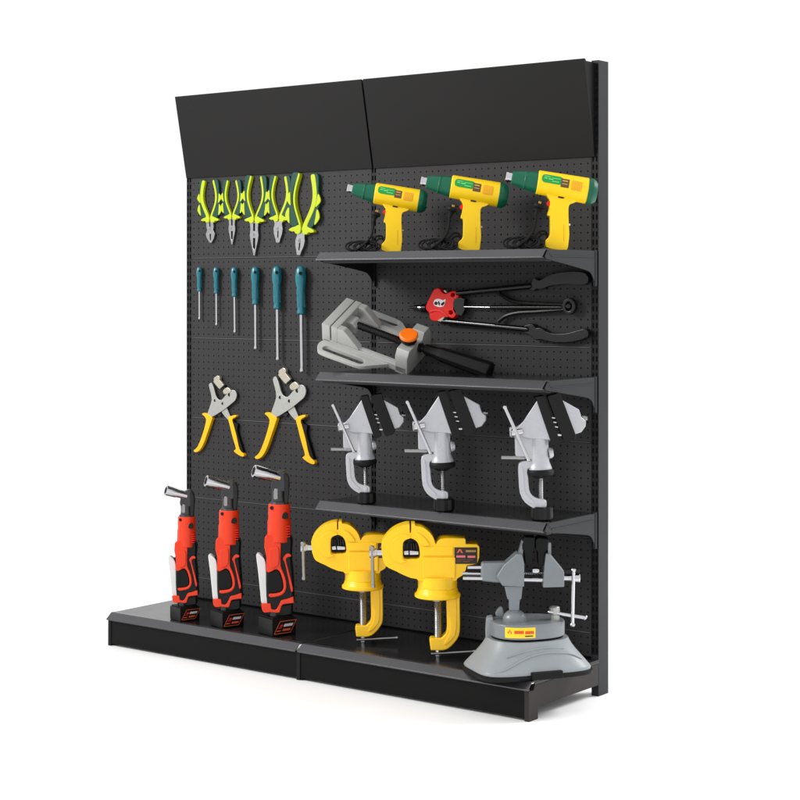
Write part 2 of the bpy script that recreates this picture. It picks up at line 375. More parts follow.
# ------------------------------------------------------------------ six screwdrivers
def screwdriver(label, x, y0, y1, x2, y2, wd):
    r = wd / 2
    t = Tool('screwdriver', label, 'screwdriver', 'turquoise handled screwdrivers hanging on the pegboard', x, y0, *BOARD, yaw=0)
    xm = x + (x2 - x) * (y1 - y0) / (y2 - y0)
    hd = t.lathe('handle', TURQ, (x, y0, r + .3), (xm, y1, r + .3),
            [(0, r * .3), (.02, r * .6), (.07, r * .86), (.2, r), (.33, r * .98), (.44, r * .76), (.6, r * .7), (.78, r * .74), (.86, r * .64), (.93, r * .8), (.97, r * .78), (1, r * .4)], n=28)
    # moulded ribs
    bm = bmesh.new()
    for a in range(8):
        an = a * math.pi / 4
        A = t.L(x, y0 + (y1 - y0) * .46, r + .3); B = t.L(xm, y0 + (y1 - y0) * .84, r + .3)
        o = Vector((math.cos(an), math.sin(an), 0)) * (r * .69 * t.s)
        rod(bm, A + o, B + o, .09 * r * t.s, 6)
    finish(bm, 'grip_rib', TURQ, hd)
    t.lathe('hang_hole', DARK, (x, y0 + r * 1.3, 1.9 * r), (x, y0 + r * 1.3, 2.04 * r + .3), [(0, r * .32), (1, r * .32)], parent=hd, n=14)
    rs = max(.95, r * .33)
    t.lathe('shaft', CHROME, (xm, y1 - .5, r + .3), (x2, y2, r + .3), [(0, rs), (.93, rs), (.95, rs * 1.25), (.985, rs * 1.35), (1, rs * .9)], n=16)
for a in (('shortest screwdriver, far left of the row on the pegboard', 199.4, 267, 291.6, 199.6, 319.2, 6.0),
          ('second shortest screwdriver, with the 26 pixel thin handle', 216.2, 267, 293.6, 216.6, 325.2, 6.4),
          ('third screwdriver from the left, medium-short with slim handle', 234.2, 267, 297, 235, 332.6, 7.2),
          ('fourth screwdriver from the left, its long shaft crossing the panel joint', 255.2, 266.6, 305, 255.8, 349.2, 8.8),
          ('second longest screwdriver, beside the longest one', 276.8, 266, 309.6, 278, 360.2, 10),
          ('longest and thickest screwdriver, rightmost in the row', 300.6, 266, 315, 302.2, 372.2, 11.2)):
    a = (a[0].replace('with the 26 pixel thin handle', 'beside the shortest one at the left'),) + a[1:]
    screwdriver(*a)

# ------------------------------------------------------------------ two hole-punch pliers
def punch(label, px, py, k):
    # measured around the left pivot pin at (502, 187) of a five-fold drawing
    z = lambda *pts: [(px + (x - 502) / 5 * k, py + (y - 187) / 5 * k) for x, y in pts]
    t = Tool('punch_pliers', label, 'punch pliers', 'yellow handled punch pliers on the pegboard', px, py, *BOARD, yaw=0)
    q = k
    t.plate('handle', YELH, sm(z((422, 268), (445, 262), (482, 288), (478, 312), (458, 372), (434, 440), (412, 480), (388, 496), (372, 486), (396, 462), (425, 390), (446, 312), (440, 286)), 3), 0, 4.6 * q, 1.5 * q, 3)
    hr = t.plate('handle', YELH, sm(z((578, 292), (596, 280), (622, 274), (626, 284), (603, 300), (612, 340), (628, 400), (646, 478), (673, 508), (666, 522), (640, 512), (611, 488), (624, 474), (606, 410), (590, 345)), 3), 0, 4.6 * q, 1.4 * q, 3)
    t.plate('grip_inlay', RUBBER, sm(z((604, 298), (616, 318), (636, 330), (632, 368), (652, 440), (668, 496), (652, 492), (632, 430), (614, 352)), 3), 0, 3.8 * q, 1 * q, 3)
    t.plate('arm', SATIN, z((532, 240), (566, 222), (594, 288), (576, 302), (556, 280), (544, 264)), .6, 2.6 * q, .4, 2)
    t.plate('spring_link', BLKMETAL, z((488, 282), (520, 256), (540, 270), (530, 286), (514, 276), (498, 290)), .4, 2.2 * q, .3, 2)
    hd = t.plate('head_plate', SATIN, sm(z((463, 96), (478, 82), (492, 110), (503, 152), (516, 178), (538, 184), (560, 160), (590, 130), (608, 124), (624, 136), (629, 158), (620, 186), (596, 208), (556, 240), (516, 266), (480, 286), (462, 276), (456, 262), (468, 226), (480, 184), (474, 140)), 2), 2.2 * q, 4.2 * q, .4, 2)
    t.plate('jaw', CREAM, sm(z((486, 62), (514, 38), (530, 52), (528, 66), (552, 96), (548, 108), (528, 120), (512, 104), (496, 84)), 2), 1 * q, 5 * q, .8, 2)
    t.plate('jaw', CREAM, sm(z((548, 124), (572, 108), (594, 128), (592, 140), (562, 152), (548, 142)), 2), 1 * q, 5 * q, .8, 2)
    bm = bmesh.new()
    t.prism(bm, z((530, 116), (552, 96), (556, 101), (534, 121)), 1 * q, 5.3 * q)
    t.prism(bm, z((538, 124), (558, 106), (561, 111), (541, 129)), 1 * q, 5.3 * q)
    finish(bm, 'punch_die', BLKMETAL, t.root)
    for x, y, r in ((502, 187, 9), (548, 205, 9), (588, 153, 11), (492, 64, 9)):
        c = z((x, y))[0]
        t.lathe('pin', GLOSSBLK, (c[0], c[1], 3.8 * q), (c[0], c[1], 4.35 * q if y > 70 else 5.15 * q), [(0, r / 5 * k), (.8, r / 5 * k), (1, r / 6.5 * k)], parent=hd, n=18)
punch('larger hole-punch pliers with yellow handles, right of the pair', 280.4, 397.4, 1.0)
punch('smaller hole-punch pliers with yellow handles, left of the pair', 215.2, 400.4, .84)

# ------------------------------------------------------------------ long-arm riveter on the board
def riveter():
    z = Zm(400, 260, 3.636); r = Zm(415, 280, 13.33)
    t = Tool('hand_riveter', 'long-handled black hand riveter with red head, on the board right of the grey vise', 'riveter', None, 439, 307, *BOARD, yaw=0)
    t.plate('bracket_plate', BLKMETAL, r((520, 240), (600, 235), (660, 250), (650, 330), (660, 400), (620, 480), (540, 470), (500, 400), (500, 300)), 3, 8, .8, 2)
    hd = t.plate('head', REDB, sm(r((270, 112), (320, 110), (350, 152), (392, 182), (440, 168), (482, 148), (540, 150), (578, 185), (570, 232), (528, 262), (515, 325), (532, 382), (551, 424), (532, 488), (490, 512), (430, 488), (390, 492), (340, 530), (290, 550), (222, 540), (192, 500), (185, 442), (142, 390), (140, 350), (162, 296), (200, 220), (240, 142)), 2), 1, 8, 1.3, 3,
                 holes=[r(*circ(500, 197, 27, 14)), r(*circ(473, 435, 27, 14))])
    t.plate('boss', REDB, sm(r((190, 410), (260, 395), (330, 400), (390, 430), (440, 480), (420, 500), (370, 460), (300, 425), (240, 425), (195, 440)), 2), 7.2, 9, .7, 2, parent=hd)
    bd = t.plate('badge', PRINTW, sm(r((245, 300), (265, 262), (320, 250), (370, 270), (405, 255), (395, 310), (378, 350), (330, 362), (280, 350), (252, 330)), 2), 7.8, 8.6, .2, 1, parent=hd)
    bm = bmesh.new()
    t.prism(bm, sm(r((256, 310), (272, 288), (300, 300), (290, 330), (268, 332)), 2), 8.4, 8.9); t.prism(bm, sm(r((342, 322), (372, 295), (392, 290), (384, 322), (360, 342)), 2), 8.4, 8.9)
    t.prism(bm, r((305, 290), (318, 280), (330, 310), (324, 345), (312, 330)), 8.4, 8.9)
    finish(bm, 'badge_print', BLACK, bd)
    t.plate('lever_end', CREAM, r((370, 135), (400, 130), (430, 165), (405, 178)), 2, 7, .5, 1)
    t.plate('lever_end', CREAM, r((290, 545), (345, 505), (400, 480), (380, 520), (345, 560)), 2, 8.8, .5, 1)
    t.lathe('nose', GLOSSBLK, (409.5, 307.5, 5), (427, 308, 5), [(0, 1), (.25, 1.4), (.3, 2.6), (.55, 3.2), (.6, 2.4), (.7, 2.4), (.75, 4), (1, 4.2)], n=18)
    t.lathe('nose_tip', CHROME, (419.5, 307.7, 5), (423, 307.8, 5), [(0, 2.9), (1, 2.9)], n=18)
    q = lambda x, y, w: z((x, y))[0] + (w,)
    t.rods('lever_arm', GLOSSBLK, [(q(205, 122, 6), q(480, 94, 6), 2.9)])
    t.rods('lever_arm', GLOSSBLK, [(q(150, 222, 6), q(470, 252, 6), 2.7)])
    t.rods('polished_edge', STEEL, [(q(165, 219.5, 8.3), q(345, 237, 8.3), .4)])
    t.plate('hand_grip', GLOSSBLK, sm(z((466, 96), (478, 84), (486, 64), (506, 74), (550, 52), (610, 42), (662, 44), (682, 58), (682, 78), (664, 90), (600, 88), (545, 94), (512, 106), (496, 104), (484, 112), (470, 104)), 3), 0, 7, 2.2, 3)
    t.plate('hand_grip', GLOSSBLK, sm(z((448, 240), (480, 232), (494, 246), (512, 246), (545, 264), (600, 266), (662, 250), (678, 254), (682, 272), (668, 288), (620, 300), (560, 300), (510, 290), (490, 292), (474, 276), (450, 264)), 3), 0, 7, 2.2, 3)
    t.rods('centre_rod', CHROME, [(q(222, 170, 7), q(330, 172, 7), .8)])
    t.rods('centre_rod', GLOSSBLK, [(q(330, 172, 7), q(592, 172, 7), 2.2)])
    t.tube('toggle_link', GLOSSBLK, [([q(335, 104, 5), q(370, 128, 5), q(410, 150, 5), q(470, 158, 5), q(596, 164, 6)], 2.0)])
    t.tube('toggle_link', GLOSSBLK, [([q(358, 224, 5), q(385, 204, 5), q(430, 192, 5), q(500, 188, 5), q(596, 180, 6)], 2.0)])
    c = z((612, 168))[0]
    bm = bmesh.new(); t.prism(bm, circ(c[0], c[1], 6.6, 24, 8.2), 3, 9, 1.2, 2, holes=[circ(c[0], c[1], 3.4, 16, 4.6)]); finish(bm, 'end_knob', GLOSSBLK, t.root)
    t.lathe('knob_stud', BLKMETAL, (c[0], c[1], 3.2), (c[0], c[1], 7.6), [(0, 2.9), (.8, 2.9), (1, 2)], n=12)
riveter()

# ------------------------------------------------------------------ heat guns on the top shelf (first built is the right-hand one)
Z1, Z2, Z3 = 1.4068, 1.008, .5785
def heat_gun():
    z = Zm(500, 160, 7.273)
    yy = -.150
    t = Tool('heat_gun', 'rightmost and largest yellow-green heat gun, on the top shelf by the post', 'heat gun', 'heat guns standing on the top shelf', 561, 0, (0, yy, 0), NY)
    # base of the grip on the shelf surface
    P = hit(561, 250, (0, yy, 0), NY); P.z = Z1
    t.P = P; t.root.location = P
    q = lambda x, y, w=0: z((x, y))[0] + (w,)
    # barrel: axis slopes down to the right
    t.lathe('nozzle', CHROME, q(38, 118), q(105, 130), [(0, 4.1), (.05, 5.0), (.3, 5.2), (.35, 4.9), (1, 5.0)])
    t.lathe('nozzle_mouth', DARK, q(36.5, 117.8), q(40, 118.3), [(0, 3.7), (1, 3.7)])
    t.lathe('heat_shield', GREEN, q(84, 126), q(285, 166), [(0, 5.2), (.03, 6.6), (.45, 8.9), (.47, 9.5), (.52, 9.5), (.54, 9.2), (.97, 11.2), (1, 10.8)], n=32)
    bd = t.lathe('body', YEL, q(268, 160), q(640, 226), [(0, 10.7), (.02, 12.0), (.5, 12.6), (.97, 13.0), (1, 12.6)], n=40)
    t.lathe('end_cap', GREEN, q(632, 226), q(702, 236), [(0, 12.9), (.05, 13.4), (.45, 13.4), (.6, 12.6), (.9, 10.6), (1, 9.0)], n=40)
    grip = [(345, 225), (520, 240), (560, 300), (510, 320), (498, 360), (500, 460), (504, 540), (498, 600), (490, 650), (470, 655), (405, 652), (335, 634), (330, 590), (352, 565), (366, 540), (368, 470), (366, 410), (350, 404), (352, 380), (366, 320), (362, 285), (345, 262)]
    gp = t.plate('grip', YEL, sm(z(*grip), 2), -6, 6, 2.6, 4, parent=None)
    t.plate('grip_seam', ORNY, z((462, 470), (467, 470), (466, 590), (461, 590)), 5.5, 6.1, .0, 1, parent=gp)
    t.plate('strain_tab', WHITE, z((500, 462), (512, 464), (512, 476), (500, 478)), -2, 2, .3, 1, parent=gp)
    t.plate('trigger', REDB, sm(z((338, 318), (350, 300), (366, 300), (366, 330), (348, 336)), 2), -2.5, 2.5, .6, 2)
    t.plate('vent_slot', BLACK, z((424, 263), (466, 270), (465, 281), (423, 274)), 5.6, 12.0 / 12 * 6.9, .3, 1, parent=gp)
    # labels wrapped on the barrel front
    def wrap(name, m, pts, r, parent, lift=.15):
        # pieces of the label follow the round barrel
        A = t.L(*q(268, 160)); B = t.L(*q(640, 226)); ax = (B - A).normalized(); up = Vector((0, -1, 0)).cross(ax).normalized()
        if up.z < 0: up = -up
        bm = bmesh.new(); n = 10
        u0 = min(p[0] for p in pts); u1 = max(p[0] for p in pts); v0 = min(p[1] for p in pts); v1 = max(p[1] for p in pts)
        def surf(u, v, e):
            R = (12.55 + e); a = math.asin(max(-1, min(1, v / R)))
            return A + ax * (u * t.s) + up * (R * math.sin(a) * t.s) + Vector((0, -1, 0)) * (R * math.cos(a) * t.s)
        rr = r
        loops = []
        for j in range(n + 1):
            v = v0 + (v1 - v0) * j / n
            e = 0
            if rr > 0:
                dv = min(v - v0, v1 - v); e = 0 if dv > rr else rr - math.sqrt(max(0, rr * rr - (rr - dv) ** 2))
            loops.append([bm.verts.new(surf(u0 + e + (u1 - u0 - 2 * e) * i / 6, v, lift)) for i in range(7)])
        for a, b in zip(loops, loops[1:]):
            for i in range(6): bm.faces.new((a[i], a[i + 1], b[i + 1], b[i]))
        g = bmesh.ops.extrude_face_region(bm, geom=bm.faces[:]); bmesh.ops.translate(bm, vec=(0, .5 * t.s, 0), verts=[v for v in g['geom'] if isinstance(v, bmesh.types.BMVert)])
        return finish(bm, name, m, parent)
    lb = wrap('label', LOGO, [(3.6, .2), (25, 8.6)], 3.2, bd)
    wrap('label_panel', BROWN, [(23.0, -1.6), (31.2, 7.2)], .0, bd, .25)
    wrap('label_print', PRINTK, [(24.2, 4.4), (29.6, 5.6)], .0, lb, .5); wrap('label_print', PRINTK, [(24.2, 1.6), (29.6, 2.4)], .0, lb, .5)
    for a, b, c, d in ((6.0, 6.2, 12, 6.9), (13.5, 5.5, 22, 6.1), (6.0, 4.2, 9, 5.2), (10, 3.9, 15, 4.9), (14, 2.2, 21, 3.0)):
        wrap('label_print', LIME, [(a, b), (c, d)], .0, lb, .4)
    gr = wrap('grille', ORNY, [(33.5, -2.6), (44.0, 6.9)], .6, bd, .6)
    for i in range(6): wrap('grille_bar', YEL, [(34.5 + i * 1.6, -1.8), (34.95 + i * 1.6, 6.2)], .0, gr, .8)
    # flex, bundled on the shelf, with a plug standing up beside the grip
    ZS = 250.3
    y2p = lambda y: (y - 160) * 1 
    cab = []
    base = z((0, 0))[0]
    P_ = lambda x, y, w: q(x, y, w)
    cab.append(([P_(262, 395, 3), P_(258, 450, 3), P_(240, 520, 3), P_(200, 575, 4), P_(150, 615, 5), P_(112, 640, 6)], 1.25))
    rr = random.Random(3)
    for i in range(6):
        cx = 95 + i * 30 + rr.uniform(-12, 12); cy = 602 + rr.uniform(-6, 6); wx = 62 + rr.uniform(-12, 26); hy = 34 + rr.uniform(-14, 12); w0 = -3 + i * 1.8; til = rr.uniform(-.25, .1)
        pts = []
        for k in range(15):
            a = k / 14 * 2 * math.pi * 1.08 + rr.uniform(-.05, .05)
            x = cx + wx * math.cos(a); y = cy + hy * math.sin(a) + til * wx * math.cos(a)
            pts.append(P_(x, min(y, 648), w0 + 3.7 * math.sin(a * 1.0 + .7)))
        cab.append((pts, 1.05))
    cab.append(([P_(250, 560, 2), P_(290, 520, 1), P_(330, 520, 0), P_(345, 560, 0), P_(310, 610, 2), P_(240, 640, 3), P_(160, 648, 3)], 1.1))
    cab.append(([P_(180, 648, -2), P_(240, 600, 0), P_(300, 545, 1), P_(338, 545, 1), P_(352, 590, 1), P_(372, 640, 0)], 1.1))
    cd_ = t.tube('power_cord', RUBBER, cab)
    cp = t.lathe('plug', RUBBER, q(288, 318, 3), q(262, 400, 3), [(0, 3), (.08, 5.4), (.3, 5.8), (.42, 4.0), (.55, 2.8), (1, 1.7)], parent=cd_, n=14)
    t.rods('plug_pin', mat('brass', (200, 160, 80), .35, 1), [(q(283, 318, 4.6), q(286, 300, 4.6), .6), (q(293, 322, 1.6), q(297, 302, 1.6), .6)], parent=cp, n=8)
    return t, yy
hg, yy = heat_gun()
def hg_copy(label, X, k):
    P = hit(X, 250, (0, yy, 0), NY); P.z = Z1
    sc = ((P - CAM).dot(FWD) / F) / hg.s * k
    o = copy_tree(hg.root); o.location = P; o.scale = (sc, sc, sc); o['label'] = label
hg_copy('middle yellow and green heat gun on the top shelf, between the other two', 473.6, .957)
hg_copy('leftmost and smallest-looking yellow and green heat gun on the top shelf', 395.6, .875)

# ------------------------------------------------------------------ grey machine vise leaning on the middle shelf
def machine_vise():
    t = Tool('machine_vise', 'grey cast machine vise with orange knob and black handle, tilted on the middle shelf', 'machine vise', None, 323, 340, (0, -.272, 0), NY)
    al, e = math.radians(30), math.radians(38)
    R = Matrix.Rotation(e, 3, 'X') @ Matrix.Rotation(-al, 3, 'Z')
    def V(a, b, c): return R @ (Vector((a, b, c)) * t.s)
    def pr(bm, pts, ext, bev=.8, seg=2, holes=()):
        add(bm, prism3([V(*p) for p in pts], R @ (Vector(ext) * t.s), [[V(*p) for p in h] for h in holes], bev * t.s, seg))
    rt = t.root
    def flange(mir):
        f = (lambda b: 48 - b) if mir else (lambda b: b)
        out = sm([(2, f(2), 1), (-1, f(-6), 1), (2, f(-14), 1), (8, f(-17.5), 1), (30, f(-17.5), 1), (52, f(-16.5), 1), (62, f(-10), 1), (76, f(0), 1), (78, f(3), 1)], 3, False) + [(78, f(6), 1), (2, f(6), 1)]
        sl = [(10 + 3.7 * math.cos(a), f(-10 + 3.7 * math.sin(a)), 1) for a in [math.pi / 2 + k * math.pi / 6 for k in range(7)]] + [(50 + 3.7 * math.cos(a), f(-10 + 3.7 * math.sin(a)), 1) for a in [-math.pi / 2 + k * math.pi / 6 for k in range(7)]]
        bm = bmesh.new(); pr(bm, out, (0, 0, -5), .9, 2, [sl]); finish(bm, 'slotted_flange', GREYC, rt)
    flange(False); flange(True)
    bm = bmesh.new()
    for b0 in (0, 40):
        pr(bm, [(0, b0, 3), (96, b0, 3), (96, b0 + 8, 3), (0, b0 + 8, 3)], (0, 0, -7.5), .8)
        pr(bm, [(38, b0 + 2.5, 4.5), (84, b0 + 2.5, 4.5), (84, b0 + 6, 4.5), (38, b0 + 6, 4.5)], (0, 0, -2), .4)
    finish(bm, 'bed_rail', GREYC, rt)
    bm = bmesh.new(); pr(bm, [(-1, 0, 0), (-1, 0, 21), (8.3, 0, 21), (8.3, 0, 0)], (0, 48, 0), .6); pr(bm, [(3, 2, 0), (3, 2, 5), (12, 2, 5), (12, 2, 0)], (0, 44, 0), .4); finish(bm, 'fixed_jaw', GREYC, rt)
    bm = bmesh.new()
    pr(bm, [(9.8, 0, 3.2), (9.8, 0, 21.5), (17, 0, 21.5), (17, 0, 3.2)], (0, 48, 0), .8)
    for b0 in (0, 40): pr(bm, [(16, b0 + .3, 3.2), (16, b0 + .3, 21), (24, b0 + .3, 21), (27, b0 + .3, 19), (41, b0 + .3, 5), (41, b0 + .3, 3.2)], (0, 7.6, 0), .8)
    pr(bm, [(16, 18, 6), (16, 18, 18), (24, 18, 18), (28, 18, 15), (28, 18, 6)], (0, 12, 0), .8)
    finish(bm, 'sliding_jaw', GREYC, rt)
    bm = bmesh.new()
    pr(bm, [(83, 0, -6), (83, 0, 15), (83, 4, 22), (83, 16, 22), (83, 19, 18), (83, 30, 18), (83, 34, 25), (83, 44, 25), (83, 48, 16), (83, 48, -6)], (14, 0, 0), 1.0)
    finish(bm, 'screw_block', GREYC, rt)
    bm = bmesh.new(); lathe(bm, V(24, 24, 13), V(84, 24, 13), [(k / 60, (3.9 if k % 2 else 3.2) * t.s) for k in range(61)], 20); finish(bm, 'lead_screw', BLKMETAL, rt)
    bm = bmesh.new(); lathe(bm, V(89, 17, 18), V(89, 17, 29), [(0, 5.5 * t.s), (.5, 6 * t.s), (.6, 8 * t.s), (1, 8 * t.s)], 24); kc = finish(bm, 'knob_collar', BLACK, rt)
    bm = bmesh.new(); lathe(bm, V(89, 17, 29), V(89, 17, 33), [(0, 8.6 * t.s), (.15, 9.2 * t.s), (.7, 9.2 * t.s), (1, 8.2 * t.s)], 32); finish(bm, 'release_knob', ORANGE, rt)
    bm = bmesh.new(); lathe(bm, V(97, 24, 14), V(106, 24, 14.5), [(0, 4.6 * t.s), (.3, 4.8 * t.s), (.35, 3.6 * t.s), (1, 3.6 * t.s)], 20); finish(bm, 'screw_collar', BLKMETAL, rt)
    bm = bmesh.new(); A = V(103, 24, 14.5); B = V(176, 24, 17)
    lathe(bm, A, B, [(0, 4.6 * t.s), (.03, 5.4 * t.s), (.18, 5.8 * t.s), (.24, 7.0 * t.s), (.3, 7.4 * t.s), (.97, 9.2 * t.s), (.99, 9 * t.s), (1, 8 * t.s)], 12, True, .26)
    finish(bm, 'handle', BLACK, rt, 20)
    return t
mv = machine_vise()

# ------------------------------------------------------------------ silver clamp vises on the lowest hooked shelf
def clamp_vise():
    g = Zm(495, 385, 8); h = Zm(495, 440, 8)
    t = Tool('clamp_vise', 'silver tilting clamp vise with black jaws, rightmost of three on its shelf', 'clamp vise', 'silver clamp vises on the lowest shelf', 542, 520.6, (0, 0, Z3 + .0005), NZ)
    G = lambda x, y, w=0: g((x, y))[0] + (w,); H = lambda x, y, w=0: h((x, y))[0] + (w,)
    # clamp frame
    t.plate('clamp_frame', SILV, sm(h((188, 216), (202, 182), (240, 168), (300, 172), (306, 208), (262, 236), (266, 300), (274, 396), (300, 446), (346, 470), (398, 478), (413, 508), (404, 562), (366, 580), (332, 562), (296, 540), (240, 500), (202, 430), (192, 320)), 2), -4.5, 4.5, 1.6, 3)
    t.plate('frame_rib', SILV, sm(h((200, 236), (222, 220), (232, 300), (238, 400), (262, 446), (318, 500), (300, 512), (246, 478), (214, 420), (206, 320)), 2), 3.6, 5.6, .8, 2)
    t.lathe('clamp_screw', STEEL, H(365, 290), H(368, 520), [(0, 3.0)] + [(k / 40, 2.5 if k % 2 else 2.15) for k in range(1, 40)] + [(1, 2.4)])
    t.lathe('screw_boss', SILV, H(371, 478), H(371, 578), [(0, 4.2), (.1, 5.2), (.9, 5.2), (1, 4.2)])
    # lobed knob
    bm = bmesh.new(); n = 48; rings = []
    for v, f in ((532, .8), (542, .96), (600, 1), (628, .97), (643, .8)):
        c = t.L(*H(375, v)); rings.append([bm.verts.new(c + Vector((math.cos(a), math.sin(a), 0)) * (10.6 * f * (1 + .07 * math.cos(8 * a)) * t.s)) for a in [k * 2 * math.pi / n for k in range(n)]])
    for a, b in zip(rings, rings[1:]):
        for k in range(n): bm.faces.new((a[k], a[(k + 1) % n], b[(k + 1) % n], b[k]))
    bm.faces.new(rings[0]); bm.faces.new(rings[-1]); finish(bm, 'clamp_knob', BLACK, t.root)
    t.lathe('pad', RUBBER, H(360, 232), H(363, 305), [(0, 13.0), (.25, 14.0), (.6, 13.2), (.8, 8), (1, 5)], n=32)
    t.lathe('swivel_base', SILV, H(353, -60, -1.8), H(360, 262, -1), [(0, 8.9), (.72, 9.6), (.84, 11.6), (.94, 12.8), (1, 12.2)], n=40)
    t.plate('housing', SILV, g((160, 350), (165, 560), (178, 585), (240, 592), (424, 600), (430, 440), (240, 300)), -8, 3.5, 1.2, 3)
    t.lathe('side_knob', SILV, H(430, 104), H(466, 100), [(0, 5.4), (.2, 5.8), (.7, 5), (1, 3.8)], n=20)
    t.rods('lock_pin', STEEL, [(H(50, 140, 2), H(240, 142, 2), 2.2)])
    # tilted jaw bodies
    def wedge(name, face_near, face_far, w, wf):
        """two outlines with the same number of points at different thickness"""
        bm = bmesh.new()
        A = [bm.verts.new(t.L(x, y, w)) for x, y in face_near]; B = [bm.verts.new(t.L(x, y, -w)) for x, y in face_far]
        bm.faces.new(A); bm.faces.new(B[::-1]); n = len(A)
        for k in range(n): bm.faces.new((A[k], A[(k + 1) % n], B[(k + 1) % n], B[k]))
        bmesh.ops.recalc_face_normals(bm, faces=bm.faces); bevel(bm, .9 * t.s, 3); return finish(bm, name, SILV, t.root)
    wedge('fixed_jaw', g((338, 122), (448, 440), (405, 432), (262, 424), (176, 400), (168, 352), (228, 288)), g((338, 122), (448, 440), (440, 455), (244, 466), (166, 428), (168, 352), (228, 288)), 8, 0)
    t.lathe('jaw_boss', SILV, G(118, 376, 3), G(200, 372, 3), [(0, 4.6), (.1, 5.2), (.8, 5.2), (1, 5.6)])
    wedge('sliding_jaw', g((535, 120), (672, 196), (692, 258), (728, 290), (724, 330), (690, 378), (638, 395)), g((535, 120), (672, 196), (692, 258), (728, 290), (724, 330), (690, 378), (638, 395)), 8, 0)
    t.lathe('jaw_end_cap', STEEL, G(700, 268, 2), G(738, 266, 2), [(0, 3), (.6, 3), (.65, 2.2), (1, 2)])
    t.plate('jaw_pad', BLACK, g((326, 100), (342, 92), (396, 85), (522, 458), (474, 486), (452, 470)), -11, 9.5, .5, 2)
    t.plate('jaw_pad', BLACK, g((420, 96), (432, 86), (520, 66), (650, 410), (634, 440), (566, 464), (548, 440)), -11, 9.5, .5, 2)
    t.plate('pad_edge', BLKMETAL, g((300, 140), (312, 112), (348, 88), (352, 96), (322, 124), (312, 150)), -10, -2, .5, 2)
    for sg in ((G(452, 262, 6), G(480, 262, 6), 1.1), (G(462, 298, 6), G(492, 298, 6), 1.0), (G(476, 335, 6), G(504, 335, 6), 1.0), (G(500, 400, 6), G(530, 398, 6), 1.5)): t.rods('guide_screw', CHROME, [sg])
    # T-handle
    t.lathe('spindle_hub', CHROME, G(128, 386, 9), G(226, 370, 9), [(0, 2.6), (.04, 3.6), (.3, 3.9), (.36, 3.2), (.95, 3.2), (1, 2.4)])
    a, b = G(74, 165, 12), G(274, 612, 12)
    bm = bmesh.new(); A, B = t.L(*a), t.L(*b); rod(bm, A, B, 1.75 * t.s, 14)
    lathe(bm, A, A + (B - A) * .06, [(0, 1.2 * t.s), (.2, 2.2 * t.s), (.8, 2.1 * t.s), (1, 1.7 * t.s)], 14); lathe(bm, B - (B - A) * .05, B, [(0, 1.3 * t.s), (.2, 1.8 * t.s), (.8, 1.8 * t.s), (1, 1.2 * t.s)], 14)
    finish(bm, 'tommy_bar', CHROME, t.root)
    return t
cv = clamp_vise()
cv.again('silver clamp vise with black jaws, middle one of three on its shelf', 444, 511.6, .965, (0, 0, Z3 + .0005), NZ)
cv.again('silver clamp vise with black jaws, leftmost of three on its shelf', 366.5, 504.0, .868, (0, 0, Z3 + .0005), NZ)

